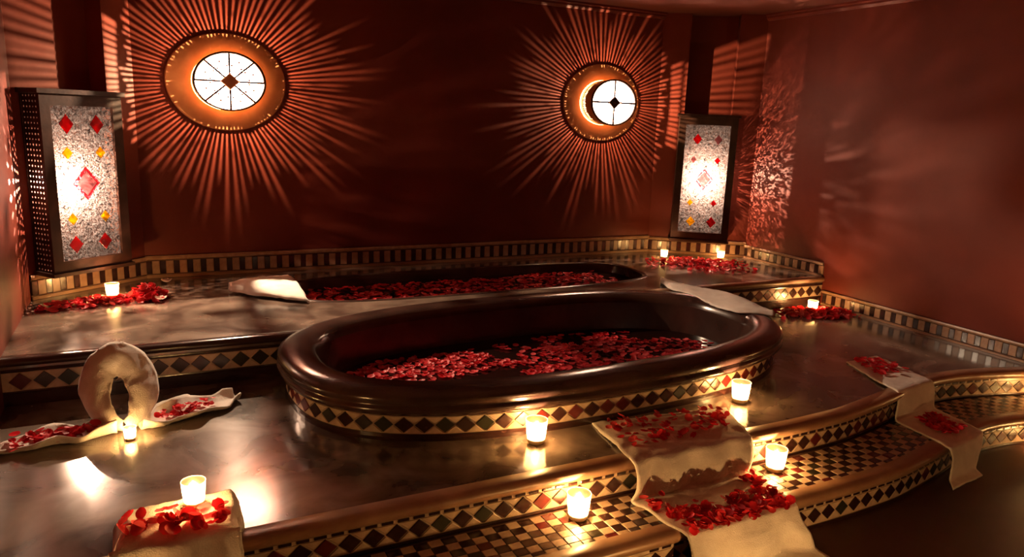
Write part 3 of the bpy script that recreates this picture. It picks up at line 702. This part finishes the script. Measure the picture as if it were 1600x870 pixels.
def on_run2(a, b, c0, c1):
    def f():
        p = run2(rp.uniform(c0, c1), rp.uniform(a, b)); return p.x, p.y, p.z+.010
    return f
petals(26, on_run2(.03, .26, .12, .85), 'red rose petal on the upper level of the narrow towel by the right wall', 'petals on the narrow towel, platform level', (.028, .040), .004, .5)
petals(30, on_run2(.56, .71, .15, .75), 'dark red rose petal on the step level of the narrow towel by the right wall', 'petals on the narrow towel, step level', (.028, .040), .004, .5)
def on_tail(A, B, w_):
    A = V((*A, 0)); B = V((*B, 0)); d = B-A; n = V((-d.y, d.x, 0)).normalized()
    def f():
        p = A+d*rp.uniform(.12, .88)+n*rp.gauss(0, w_); return p.x, p.y, .020+rp.random()*.012
    return f
petals(26, on_tail((-.13, 2.84), (-.50, 2.80), .022), 'red rose petal in the left tail of the looped towel', 'petals in the left towel tail', (.026, .038), .004, .7)
petals(20, on_tail((-.03, 2.85), (.27, 3.0), .018), 'red rose petal in the right tail of the looped towel', 'petals in the right towel tail', (.024, .034), .004, .7)
def low_bed():
    x, y, z = on_run1_low(); return x, y, z-.008
petal_bed('petal_heap', 230, low_bed, 'dense layer of red rose petals on the step level of the wide draped towel', (.024, .034), .002, .8)
def top_bed():
    x, y, z = on_run1_top(); return x, y, z-.006
petal_bed('petal_heap', 70, top_bed, 'loose scatter of red rose petals on the platform level of the wide draped towel', (.022, .032), .002, .6)
petal_bed('petal_heap', 45, on_run2(.03, .24, .15, .75), 'layer of red rose petals on the upper level of the narrow towel', (.026, .036), .0, .4)
petal_bed('petal_heap', 60, on_run2(.56, .70, .25, .75), 'layer of red rose petals on the step level of the narrow towel', (.026, .036), .0, .4)
petal_bed('petal_heap', 60, on_tail((-.15, 2.84), (-.48, 2.80), .026), 'layer of red rose petals lining the left tail of the looped towel', (.024, .034), -.004, .6)
petal_bed('petal_heap', 30, on_tail((-.01, 2.86), (.25, 2.99), .014), 'layer of red rose petals lining the right tail of the looped towel', (.022, .030), -.004, .6)
def in_tub():
    t = rp.uniform(0, 2*math.pi); r = math.sqrt(rp.random())
    p = TC+(sell(TC, TA-.20, TB-.20, TN, TR, t)-TC)*r
    if fbm((p.x*1.0, p.y*1.0, 4), 3.0) < -.22 or p.y > 3.32+.05*math.sin(p.x*4): return None
    return p.x, p.y, .001
petal_bed('floating_petals', 2300, in_tub, 'thick drift of red rose petals floating on the water of the oval bath', (.026, .038), .003, .35)
def in_basin():
    p = V((rp.uniform(.78, 2.92), rp.uniform(3.80, 4.30)))
    if p.x > 2.55 and rp.random() < (p.x-2.55)*3: return None
    return p.x, p.y, .136
petal_bed('floating_petals', 1100, in_basin, 'long strip of red rose petals floating in the narrow basin behind the bath', (.026, .038), .003, .35)
def blob(cx, cy, sx, sy, z, h, rot=0, inside=lambda x, y: True):
    def f():
        for _ in range(50):
            a, b = rp.gauss(0, .45), rp.gauss(0, .45); k = math.exp(-(a*a+b*b)*1.5)
            x = cx+a*sx*math.cos(rot)-b*sy*math.sin(rot); y = cy+a*sx*math.sin(rot)+b*sy*math.cos(rot)
            if abs(a) < 1 and abs(b) < 1 and inside(x, y): return x, y, z+rp.random()*h*k
        return None
    return f
okL = lambda x, y: x > XL+.03 and (V((x, y))-CL0).dot(nL) > .04 and (x+.16)**2+(y-4.20)**2 > .045**2
okR = lambda x, y: x < XR-.03 and (V((x, y))-CR0).dot(nR) > .04 and (x-3.5)**2+(y-4.36)**2 > .04**2 and (x-3.91)**2+(y-4.2)**2 > .04**2
okP = lambda x, y: x < XR-.04 and y < YLR-.03 and (x-3.92)**2+(y-3.31)**2 > .06**2
petal_bed('petal_heap', 150, blob(-.22, 4.10, .34, .10, ZL, .02, .25, lambda x, y: okL(x, y) and x < -.09), 'spread of red rose petals on the ledge below the left lantern', (.028, .04), .004, .9)
petal_bed('petal_heap', 130, blob(.0, 4.12, .09, .10, ZL, .075, 0, okL), 'rounded heap of red rose petals on the left ledge beside the candle', (.028, .042), .004, 1.2)
petal_bed('petal_heap', 260, blob(3.58, 4.05, .40, .26, ZL, .02, -.6, okR), 'spread of red rose petals on the ledge below the right lantern', (.028, .04), .004, .9)
petal_bed('petal_heap', 300, blob(3.90, 3.24, .32, .15, 0, .03, -.3, okP), 'spread of red rose petals on the platform in the corner by the right wall', (.028, .042), .004, .9)
for (x, y, g) in ((.10, 4.44, 'behind'), (.06, 4.02, 'in front of')):
    mb = MB()
    for k in range(5):
        b = petal_mesh(k+1); Mx = Matrix.Translation((x, y, ZL+.012)) @ Matrix.Rotation(k*1.257, 4, 'Z') @ Matrix.Rotation(.4, 4, 'X') @ Matrix.Translation((0, .016, 0)) @ Matrix.Scale(.034, 4)
        mb.add([Mx @ Vector(p) for p in b.v], b.f)
    tag(mb.build('white_blossom', M['petal_white'], None, True), 'tiny white blossom on the left ledge just %s the petal heap' % g, 'flower')
